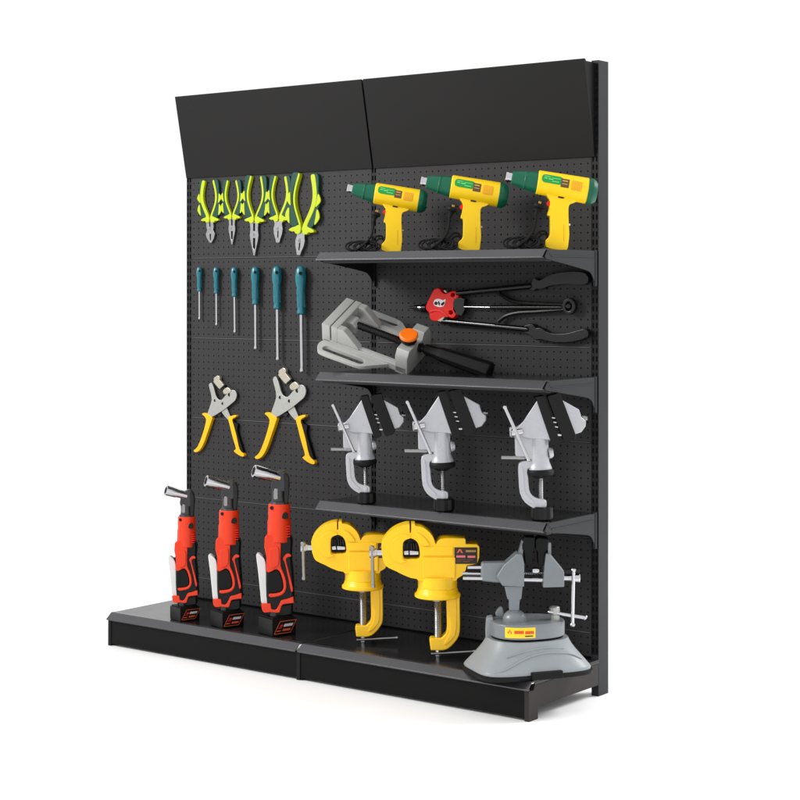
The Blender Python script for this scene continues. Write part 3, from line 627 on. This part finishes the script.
# ------------------------------------------------------------------ yellow bench vises on the base deck
def yellow_vise():
    y = Zm(375, 515, 7.273); y2 = Zm(375, 580, 7.273)
    t = Tool('bench_vise', 'yellow clamp-on bench vise with label, right one of two on the base deck', 'bench vise', 'yellow bench vises on the base deck', 438.5, 657.7, (0, 0, ZB + .0005), NZ)
    A_ = lambda a, b, w=0: y((a, b))[0] + (w,); B_ = lambda a, b, w=0: y2((a, b))[0] + (w,)
    body = sm(y((46, 225), (62, 180), (106, 128), (160, 92), (222, 71), (252, 68)), 3, False) + y((253, 130), (263, 130), (264, 66), (290, 64), (294, 80)) + \
        sm(y((300, 80), (350, 92), (394, 124), (424, 165), (440, 212)), 3, False) + sm(y((446, 212), (456, 192), (482, 175), (540, 169), (648, 171)), 3, False) + \
        y((658, 176), (660, 212), (740, 214), (756, 226), (760, 245), (757, 310), (742, 356), (668, 368), (660, 400), (636, 440), (600, 462), (592, 478), (316, 480), (304, 466)) + \
        sm(y((260, 458), (205, 436), (150, 408), (80, 372), (54, 310)), 3, False)
    hole = sm(y((205, 205), (225, 182), (260, 170), (296, 186), (316, 215), (325, 262), (322, 314), (266, 320), (210, 318), (203, 270)), 2)
    bd = t.plate('body', YELC, body, -15, 11, 2.2, 4, holes=[hole])
    # raised rim around the opening and boss plates
    t.plate('jaw_rim', YELC, sm(y((110, 230), (132, 180), (190, 142), (250, 150), (252, 172), (222, 180), (202, 206), (198, 270), (204, 322), (230, 336), (180, 352), (128, 320)), 3), 9, 13, 1.6, 3, parent=bd)
    t.plate('side_plate', YELC, y((345, 232), (572, 232), (572, 300), (345, 300)), 9, 12.4, 1.2, 3, parent=bd)
    t.plate('side_plate', YELC, y((345, 309), (585, 309), (585, 462), (345, 462)), 9, 13.2, 1.2, 3, parent=bd)
    t.plate('top_shelf', YELC, sm(y((300, 130), (350, 150), (385, 190), (400, 225), (340, 225), (320, 190)), 2), 9, 12.6, 1.2, 3, parent=bd)
    t.plate('pipe_jaw', CHROME, y((208, 262), (244, 258), (247, 290), (210, 292)), -9, 9.5, 1.0, 2)
    t.plate('pipe_jaw', CHROME, y((250, 258), (318, 264), (320, 290), (252, 292)), -9, 8, 1.0, 2)
    t.plate('jaw_cavity', BLKMETAL, y((200, 175), (325, 175), (325, 325), (200, 325)), -13, -4, .5, 1)
    t.rods('jaw_serration', BLKMETAL, [(A_(x, 205, 5), A_(x + 3, 255, 5), 1.1) for x in (216, 232, 262, 280, 298)], n=6)
    lb = t.plate('label', LBLK, y((578, 236), (744, 236), (744, 356), (578, 356)), 10.5, 11.6, .3, 1)
    def pr(name, m, quads, a=11.4, b=12.0):
        bm = bmesh.new()
        for x0, y0, x1, y1 in quads: t.prism(bm, y((x0, y0), (x1, y0), (x1, y1), (x0, y1)), a, b)
        finish(bm, name, m, lb)
    bm = bmesh.new(); t.prism(bm, y((594, 276), (612, 248), (624, 250), (640, 276), (628, 276), (616, 258), (606, 276)), 11.4, 12.0); finish(bm, 'label_emblem', PRINTO, lb)
    pr('label_lettering', PRINTK, [(662 + i * 10.5, 256, 669 + i * 10.5, 270) for i in range(7)])
    pr('label_lettering', PRINTP, [(592 + i * 9.4, 294, 600 + i * 9.4, 310) for i in range(7)] + [(674 + i * 9.4, 296, 682 + i * 9.4, 312) for i in range(6)])
    pr('label_lettering', mat('dull brown print', (110, 70, 40), .5), [(590, 322, 660, 327), (668, 324, 715, 329), (590, 336, 630, 340), (640, 336, 690, 342)])
    # swivel foot
    bm = bmesh.new()
    c0 = A_(455, 475, -2)
    for (ya, ra), (yb, rb) in (((440, 19.6), (524, 19.6)),):
        lathe(bm, t.L(*A_(455, ya, -2)), t.L(*A_(455, yb, -2)), [(0, ra * t.s), (1, rb * t.s)], 40)
    finish(bm, 'swivel_neck', YELC, t.root)
    bm = bmesh.new(); lathe(bm, t.L(*A_(455, 525, -2)), t.L(*A_(455, 596, -2)), [(0, 19.4 * t.s), (.1, 20 * t.s), (.45, 21 * t.s), (.65, 23 * t.s), (.9, 23 * t.s), (1, 21.5 * t.s)], 44); finish(bm, 'swivel_foot', YELC, t.root)
    t.plate('clamp_frame', YELC, sm(y2((520, 100), (616, 100)), 1) + sm(y2((617, 200), (618, 370), (594, 438), (536, 498), (490, 514)), 3, False) + y2((406, 514), (396, 440), (404, 424), (484, 424)) + sm(y2((512, 396), (524, 350), (520, 200)), 3, False), -7, 7, 1.6, 3)
    t.plate('frame_web', YELC, sm(y2((540, 120), (590, 120), (592, 360), (570, 420), (530, 462), (500, 470), (540, 400), (548, 340)), 2), 6, 8.2, 1, 2)
    n = 44
    t.lathe('clamp_screw', STEEL, B_(457, 150), B_(459, 424), [(k / n, 3.9 if k % 2 else 3.45) for k in range(n + 1)])
    t.lathe('screw_pad', STEEL, B_(456, 142), B_(456, 160), [(0, 5.2), (.5, 5.2), (.6, 2.2), (1, 2)])
    t.lathe('screw_end', CHROME, B_(459, 505), B_(459, 566), [(0, 2.8), (.75, 2.9), (.8, 2.4), (1, 2.2)])
    bm = bmesh.new(); A, B = t.L(*B_(415, 536, 2)), t.L(*B_(728, 519, 2)); rod(bm, A, B, 1.45 * t.s)
    d = (B - A).normalized(); lathe(bm, B - d * 2 * t.s, B + d * t.s, [(0, 1.9 * t.s), (1, 2.1 * t.s)], 14); lathe(bm, A - d * t.s, A + d * 1.2 * t.s, [(0, 2 * t.s), (1, 1.6 * t.s)], 14)
    finish(bm, 'tommy_bar', STEEL, t.root)
    # main spindle and its bar on the left
    t.lathe('spindle_hub', CHROME, A_(-42, 274, 0), A_(52, 274, 0), [(0, 4.2), (.03, 5.3), (.42, 5.3), (.46, 4.2), (.55, 4.2), (.6, 3.6), (1, 3.6)])
    bm = bmesh.new(); A, B = t.L(*A_(-22, 232, 4)), t.L(*A_(-14, 520, 4)); rod(bm, A, B, 1.7 * t.s); d = (B - A).normalized()
    lathe(bm, A - d * 1 * t.s, A + d * 2.4 * t.s, [(0, 2 * t.s), (.3, 2.8 * t.s), (1, 2.6 * t.s)], 16); lathe(bm, B - d * 2 * t.s, B + d * 1 * t.s, [(0, 2.4 * t.s), (1, 2.1 * t.s)], 16)
    finish(bm, 'tommy_bar', STEEL, t.root)
    return t
yv = yellow_vise()
yv.again('yellow clamp-on bench vise beside the red wrenches, left one of two', 363.6, 643.5, .91, (0, 0, ZB + .0005), NZ)

# ------------------------------------------------------------------ suction-base vise at the right end of the deck
def suction_vise():
    s_ = Zm(460, 530, 6.154); s2 = Zm(460, 605, 5.714)
    t = Tool('suction_vise', 'grey swivel vise on a wide suction base at the right end of the base deck', 'suction vise', None, 527, 671, (0, 0, ZB + .0005), NZ)
    Q = lambda x, y, w=0: s_((x, y))[0] + (w,); Q2 = lambda x, y, w=0: s2((x, y))[0] + (w,)
    phi = math.radians(20)
    def ring(a, b, v, n=2.6, cx=0, cy=0, N=72, skew=0):
        out = []
        for k in range(N):
            th = k * 2 * math.pi / N; c, s = math.cos(th), math.sin(th)
            x = a * math.copysign(abs(c) ** (2 / n), c) + cx; yv_ = b * math.copysign(abs(s) ** (2 / n), s) + cy
            out.append((Matrix.Rotation(phi, 3, 'Z') @ Vector((x, yv_, v))) * t.s)
        return out
    def loft(name, m, levels, parent=None, N=72):
        bm = bmesh.new(); rs = [[bm.verts.new(p) for p in ring(*l)] for l in levels]
        for a, b in zip(rs, rs[1:]):
            for k in range(N): bm.faces.new((a[k], a[(k + 1) % N], b[(k + 1) % N], b[k]))
        bm.faces.new(rs[0][::-1]); bm.faces.new(rs[-1]); return finish(bm, name, m, parent or t.root, 50)
    loft('rubber_rim', RUBBER, [(59.5, 41, 0, 4.5), (61, 42.5, 1, 4.5), (61.5, 43, 4, 4.5), (59.5, 41, 5.2, 4.5)])
    sk = loft('skirt', PALEG, [(59, 41, 4.6, 4.5), (59.5, 41.5, 6.5, 4.4), (58.5, 40.5, 8.6, 4.2), (55.5, 38.5, 13, 3.7), (51.5, 36.5, 18, 3.3), (47.5, 35, 23, 3), (44, 33.8, 28, 2.7), (41.5, 32.5, 33, 2.5), (40.5, 32, 35, 2.5)])
    # raised pressing lines across the skirt's front
    def skirt_pt(u, v, lift):
        v *= .87; lv = [(59.5, 41.5, 6.5), (58.5, 40.5, 8.6), (55.5, 38.5, 13), (51.5, 36.5, 18), (47.5, 35, 23), (44, 33.8, 28), (41.5, 32.5, 33)]
        for (a0, b0, v0), (a1, b1, v1) in zip(lv, lv[1:]):
            if v <= v1 or v1 == 33:
                f = (v - v0) / (v1 - v0); a = a0 + (a1 - a0) * f; b = b0 + (b1 - b0) * f; break
        n = 4.4 - (v - 6.5) / 26.5 * 1.9; yy_ = b * max(0, 1 - abs(u / a) ** n) ** (1 / n)
        return (Matrix.Rotation(phi, 3, 'Z') @ Vector((u, -yy_ - lift, v))) * t.s
    for k, (pts, r) in enumerate(((((-50, 10), (-40, 13), (-28, 19), (-14, 25), (2, 28), (18, 27.5), (34, 24), (46, 17)), 1.0), (((-36, 25), (-22, 30), (-6, 33), (10, 33.5), (26, 31)), .8))):
        bm = bmesh.new(); q = sm([tuple(skirt_pt(u, v, .1)) for u, v in pts], 5, False); tube(bm, q, [r * t.s * (.3 + .7 * math.sin(math.pi * (i + .5) / len(q))) for i in range(len(q))], 10); finish(bm, 'pressed_rib', PALEG, sk, 60)
    bm = bmesh.new(); box(bm, (Matrix.Rotation(phi, 3, 'Z') @ Vector((2, -43, 4.8))) * t.s, (33 * t.s, 5 * t.s, 7.5 * t.s), Matrix.Rotation(phi, 3, 'Z'), 1 * t.s, 3); finish(bm, 'release_tab', RUBBER, t.root)
    loft('gap_ring', DARK, [(36, 28.5, 34.5, 2.4), (36, 28.5, 37.5, 2.4)])
    loft('turret', BLUEG, [(37, 29.5, 37.2, 2.4), (37.6, 30, 38, 2.4), (37.6, 30, 50, 2.4), (36.6, 29.2, 51.6, 2.4), (33, 26, 52.2, 2.4)])
    t.plate('turret_shell', PALEG, sm(s2((152, 92), (166, 74), (186, 72), (190, 90), (186, 200), (150, 214)), 2), -8, 6, 1.4, 3)
    # yellow label
    t.plate('latch_boss', BLUEG, sm(s2((203, 62), (212, 30), (238, 10), (250, 40), (244, 70)), 2), -4, 2, 1, 2)
    Rp = Matrix.Rotation(phi, 3, 'Z')
    def turret_pt(u, v, lift):
        n = 2.4; yy_ = 30 * max(0, 1 - abs(u / 37.6) ** n) ** (1 / n); return (Rp @ Vector((u, -yy_ - lift, v))) * t.s
    def decal(name, m, u0, u1, v0, v1, lift, parent, nn=10):
        bm = bmesh.new(); a = [bm.verts.new(turret_pt(u0 + (u1 - u0) * i / nn, v0, lift)) for i in range(nn + 1)]; b = [bm.verts.new(turret_pt(u0 + (u1 - u0) * i / nn, v1, lift)) for i in range(nn + 1)]
        for i in range(nn): bm.faces.new((a[i], a[i + 1], b[i + 1], b[i]))
        g = bmesh.ops.extrude_face_region(bm, geom=bm.faces[:]); bmesh.ops.translate(bm, vec=Rp @ Vector((0, .6 * t.s, 0)), verts=[v for v in g['geom'] if isinstance(v, bmesh.types.BMVert)])
        return finish(bm, name, m, parent)
    lb = decal('label', LYEL, -32, -4.5, 39.2, 49.4, .25, t.root)
    for i in range(5): decal('label_lettering', PRINTR, -24.8 + i * 1.75, -23.45 + i * 1.75, 43.6, 46.6, .5, lb, 2)
    for i in range(5): decal('label_lettering', PRINTR, -14.8 + i * 1.75, -13.45 + i * 1.75, 43.2, 46.2, .5, lb, 2)
    for i in range(3): decal('label_emblem', PRINTO, -30.2 + i * 1.1, -29.4 + i * 1.1, 43.6 + (0, 1.2, -.4)[i], 45.8 + (0, 1.6, 0)[i], .5, lb, 1)
    decal('label_lettering', DKGREEN, -15, -7, 40.6, 41.8, .5, lb, 3)
    # ball and socket, neck
    bm = bmesh.new(); c = t.L(*Q(336, 552, 8)); R_ = 12.2 * t.s
    lathe(bm, c - Vector((0, 0, 2 * t.s)), c + Vector((0, 0, R_ * .86)), [(0, R_)] + [(.14 + .86 * math.sin(a), R_ * math.cos(a)) for a in [k * math.pi / 2 / 9 * .94 for k in range(1, 10)]], 36); finish(bm, 'ball_socket', BLUEG, t.root, 60)
    loft2 = t.lathe('socket_collar', BLUEG, Q(336, 572, 8), Q(336, 556, 8), [(0, 15.5), (.6, 15), (1, 12.5)], n=36)
    t.plate('neck', BLUEG, s_((274, 345), (386, 345), (378, 425), (368, 432), (364, 498), (304, 498), (302, 432), (292, 426)), 0, 12, 1.2, 3)
    # jaws
    t.plate('rear_jaw', BLUEG, s_((352, 146), (384, 150), (397, 212), (395, 352), (262, 346), (252, 330), (224, 288), (270, 218)), -6, 15, 1.2, 3)
    t.plate('jaw_fin', BLUEG, s_((360, 148), (384, 66), (396, 74), (386, 156)), -4, 9, .6, 2)
    t.plate('slide_block', BLUEG, s_((132, 203), (272, 200), (300, 215), (290, 325), (226, 327), (130, 317)), -5, 9, 2.6, 4)
    t.plate('front_jaw', BLUEG, s_((530, 148), (556, 152), (642, 256), (642, 352), (510, 356), (514, 300), (522, 210)), -6, 15, 1.2, 3)
    t.plate('jaw_fin', BLUEG, s_((542, 78), (561, 80), (562, 154), (540, 152)), -4, 9, .6, 2)
    t.plate('rubber_jaw', RUBBER, s_((384, 122), (382, 92), (400, 46), (462, 46), (458, 122), (450, 126), (444, 214), (402, 212), (396, 130)), -9, 10, 1.2, 3)
    t.plate('rubber_jaw', RUBBER, s_((466, 122), (466, 60), (486, 46), (548, 56), (538, 124), (526, 132), (522, 218), (484, 222), (478, 130)), -9, 10, 1.2, 3)
    for sg in ((Q(46, 230, 5), Q(140, 230, 5), 1.8), (Q(14, 268, 2), Q(140, 270, 2), 1.8), (Q(18, 297, 7), Q(140, 299, 7), 1.9), (Q(390, 306, 6), Q(520, 308, 6), 2.4)): t.rods('guide_rod', CHROME, [sg])
    t.lathe('lead_screw', CHROME, Q(390, 262, 0), Q(530, 262, 0), [(k / 24, 2.2 if k % 2 else 1.7) for k in range(25)])
    t.lathe('screw_nut', CHROME, Q(446, 250, 6), Q(486, 250, 6), [(0, 2.6), (.5, 3.4), (1, 2.6)])
    t.lathe('spindle', CHROME, Q(636, 294, 4), Q(738, 296, 4), [(0, 3.2), (.3, 3.0), (.4, 3.4), (.55, 4.4), (.95, 4.6), (1, 3.8)])
    t.plate('spindle_bracket', BLKMETAL, s_((646, 246), (736, 244), (738, 262), (648, 266)), 0, 8, .5, 2)
    bm = bmesh.new(); A, B = t.L(*Q(698, 244, 8)), t.L(*Q(692, 588, 8)); rod(bm, A, B, 1.75 * t.s)
    d = (B - A).normalized()
    for p in (A, B - d * 1.5 * t.s):
        lathe(bm, p - d * 1.6 * t.s, p + d * 2.4 * t.s, [(0, .8 * t.s), (.15, 2.1 * t.s), (.5, 2.8 * t.s), (.85, 2.3 * t.s), (1, 1.6 * t.s)], 18)
    finish(bm, 'tommy_bar', CHROME, t.root)
    # suction lever
    t.lathe('lever_hub', SATIN, Q(582, 470, 3), Q(584, 560, 3), [(0, 4.2), (.06, 5.2), (.5, 5.2), (.55, 4.6), (1, 4.8)], n=10)
    t.rods('lever_bar', CHROME, [(Q(540, 503, 6), Q(772, 541, 6), 1.9)])
    t.lathe('lever_tip', CHROME, Q(760, 532, 6), Q(778, 545, 6), [(0, 1.6), (.4, 2.8), (.8, 2.6), (1, 1.2)], n=14)
suction_vise()

# ------------------------------------------------------------------ red cordless ratchets on the base deck
def ratchet():
    a = Zm(245, 455, 8.42); b = Zm(245, 545, 8.42)
    t = Tool('cordless_ratchet', 'red cordless ratchet wrench, tallest and rightmost of three on the base deck', 'ratchet wrench', 'red cordless ratchet wrenches standing on the base deck', 277, 633.2, (0, 0, ZB + .0005), NZ)
    A = lambda x, y, w=0: a((x, y))[0] + (w,); B = lambda x, y, w=0: b((x, y))[0] + (w,)
    # battery: a squared block with one corner to the room
    th = math.radians(36); R = Matrix.Rotation(th, 3, 'Z'); s = t.s; Hh = 17.0
    bm = bmesh.new(); box(bm, (0, 0, Hh / 2 * s), (28 * s, 27 * s, Hh * s), R, 1.0 * s, 2); bt = finish(bm, 'battery', BLACK, t.root)
    bm = bmesh.new(); box(bm, (0, 0, (Hh + .6) * s), (25 * s, 24 * s, 1.6 * s), R, .6 * s, 2); finish(bm, 'battery_rim', RUBBER, bt)
    def face(name, m, quads, lift):     # marks on the right-hand face; u along the face, v up
        bm = bmesh.new()
        for q in quads:
            f = [R @ (Vector((u, -13.5 - lift, v)) * s) for u, v in q]
            add(bm, prism3(f, R @ Vector((0, .5 * s, 0))))
        finish(bm, name, m, bt)
    def par(u0, v0, u1, v1, k=.45): return [(u0 + k * v0, v0), (u1 + k * v0, v0), (u1 + k * v1, v1), (u0 + k * v1, v1)]
    P = lambda u0, v0, u1, v1: par(u0 - 4, v0, u1 - 4, v1, .6)
    face('label_border', PRINTO, [P(-9.5, 2.2, 10, 2.7), P(-9.5, 14.0, 10, 14.5), P(-9.5, 2.2, -9, 14.5), P(9.5, 2.2, 10, 14.5)], .15)
    face('label_emblem', PRINTR, [P(-6.5, 9, -3.6, 11), P(-7.6, 7.6, -4, 8.4)], .15)
    face('label_lettering', PRINTW, [P(-2 + i * 1.7, 8.8, -.8 + i * 1.7, 11.4) for i in range(6)], .15)
    face('label_lettering', PRINTO, [P(-1 + i * 1.8, 4.6, .4 + i * 1.8, 6.6) for i in range(5)] + [P(-8, 4.6, -3, 5.4)], .15)
    # neck between battery and grip
    t.plate('battery_neck', BLACK, b((192, 560), (300, 500), (398, 470), (398, 590), (300, 612), (190, 600)), -8, 7, 2, 3)
    t.lathe('battery_stem', NECK, B(244, 555, 4), B(244, 610, 4), [(0, 4.4), (1, 4.8)])
    # dark inner body
    t.plate('inner_body', BLACK, sm(b((180, -60), (380, -80), (388, 100), (402, 260), (408, 420), (404, 500), (300, 520), (250, 560), (200, 540), (178, 430), (176, 200), (170, 60)), 3), -10, 8.5, 3.4, 4)
    # red upper housing
    up = t.lathe('motor_housing', RED, A(289, 408, 0), A(288, 728, 0), [(0, 10.0), (.02, 10.9), (.28, 11.2), (.3, 10.9), (.42, 11.1), (.44, 11.6), (.98, 12.0), (1, 11.4)], n=40)
    bm = bmesh.new()
    for k in range(5):
        yy_ = 600 + k * 22
        t.prism(bm, a((332 - k * 4, yy_), (378, yy_ - 4), (378, yy_ + 2), (332 - k * 4, yy_ + 6)), 6.4, 9.8 - .4)
    finish(bm, 'vent_rib', REDB, up)
    t.plate('vent_window', BLACK, sm(a((312, 536), (318, 496), (340, 484), (358, 496), (362, 536)), 2), 6, 10.6, .5, 2, parent=up)
    t.lathe('housing_screw', BLACK, A(225, 446, 8.2), A(225, 446, 10.4), [(0, 2), (1, 1.7)], parent=up, n=14)
    # red grip frame
    t.plate('grip_frame', RED, sm(b((166, -60), (180, -76), (230, -70), (300, -50)), 3, False) + sm(b((302, 10), (300, 170), (326, 240), (346, 310), (344, 378), (306, 424), (220, 442), (196, 424)), 3, False) + sm(b((206, 412), (290, 402), (322, 370), (320, 310), (296, 232), (262, 205), (226, 222), (192, 232), (178, 200), (180, 110), (162, 20)), 3, False), -3, 11, 2.0, 3)
    t.plate('grip_ridge', RED, sm(b((205, 40), (240, 20), (284, 24), (286, 150), (262, 185), (222, 196), (205, 150)), 3), 9.5, 12.4, 1.4, 3)
    t.plate('grip_pad', RUBBER, sm(b((190, 236), (226, 228), (262, 212), (292, 236), (316, 310), (316, 366), (288, 396), (212, 404), (188, 380)), 3), 5, 10.2, 1.6, 3)
    t.plate('side_trim', RED, sm(b((318, 116), (338, 84), (362, 72), (386, 82), (384, 100), (360, 104), (346, 128), (368, 220), (404, 368), (388, 392), (360, 260), (334, 150)), 3), -2, 9.6, 1.0, 3)
    t.plate('red_foot', RED, sm(b((136, 496), (215, 494)), 1) + sm(b((222, 540), (258, 546), (286, 506), (306, 468), (350, 456), (408, 436)), 3, False) + sm(b((412, 490), (320, 502), (300, 540), (284, 572), (220, 566), (162, 570), (142, 542)), 3, False), -6, 10.4, 1.6, 3)
    t.plate('paddle_lever', WHITE, sm(b((94, 92), (108, 76), (126, 82), (168, 128), (178, 220), (184, 400), (214, 446), (216, 488), (176, 496), (140, 494), (128, 400), (112, 240)), 3), -4, 6.5, 2.0, 4)
    t.lathe('switch_button', RUBBER, B(152, 110, 2), B(176, 112, 2), [(0, 2.4), (.3, 3.2), (1, 3.4)], n=16)
    # ratchet head
    t.lathe('head_neck', NECK, A(285, 268, 0), A(289, 412, 0), [(0, 7.2), (.5, 7.0), (.8, 7.6), (.85, 9.0), (1, 9.8)], n=28)
    t.lathe('neck_insert', STEEL, A(264, 282, 5), A(264, 372, 5), [(0, 2.4), (.1, 2.9), (.9, 2.9), (1, 2.2)], n=16)
    t.plate('ratchet_head', NECK, sm(a((228, 300), (226, 220), (244, 168), (282, 138), (322, 134), (352, 160), (366, 210), (360, 300)), 3), -7, 7, 2.2, 3)
    t.plate('head_fork', BLKMETAL, sm(a((326, 160), (352, 168), (368, 215), (360, 392), (332, 392), (330, 240)), 3), -5, 8.2, 1, 2)
    # chrome deep socket
    P0, P1 = A(72, 134, 12), A(296, 192, 2)
    sk = t.lathe('socket', CHROME, P0, P1, [(0, 5.6), (.015, 6.3), (.1, 6.4), (.46, 6.1), (.52, 5.5), (.95, 5.2), (1, 4.4)], n=32)
    v0, v1 = t.L(*P0), t.L(*P1); d = (v1 - v0).normalized()
    bm = bmesh.new(); lathe(bm, v0 - d * .15 * s, v0 + d * 1 * s, [(0, 4.8 * s), (1, 4.8 * s)], 6); finish(bm, 'hex_opening', DARK, sk, 0)
    return t
rt_ = ratchet()
rt_.again('red cordless ratchet wrench, middle one of three on the base deck', 227.0, 625.6, .893, (0, 0, ZB + .0005), NZ)
rt_.again('red cordless ratchet wrench, shortest and leftmost, near the deck corner', 184.8, 619.3, .795, (0, 0, ZB + .0005), NZ)
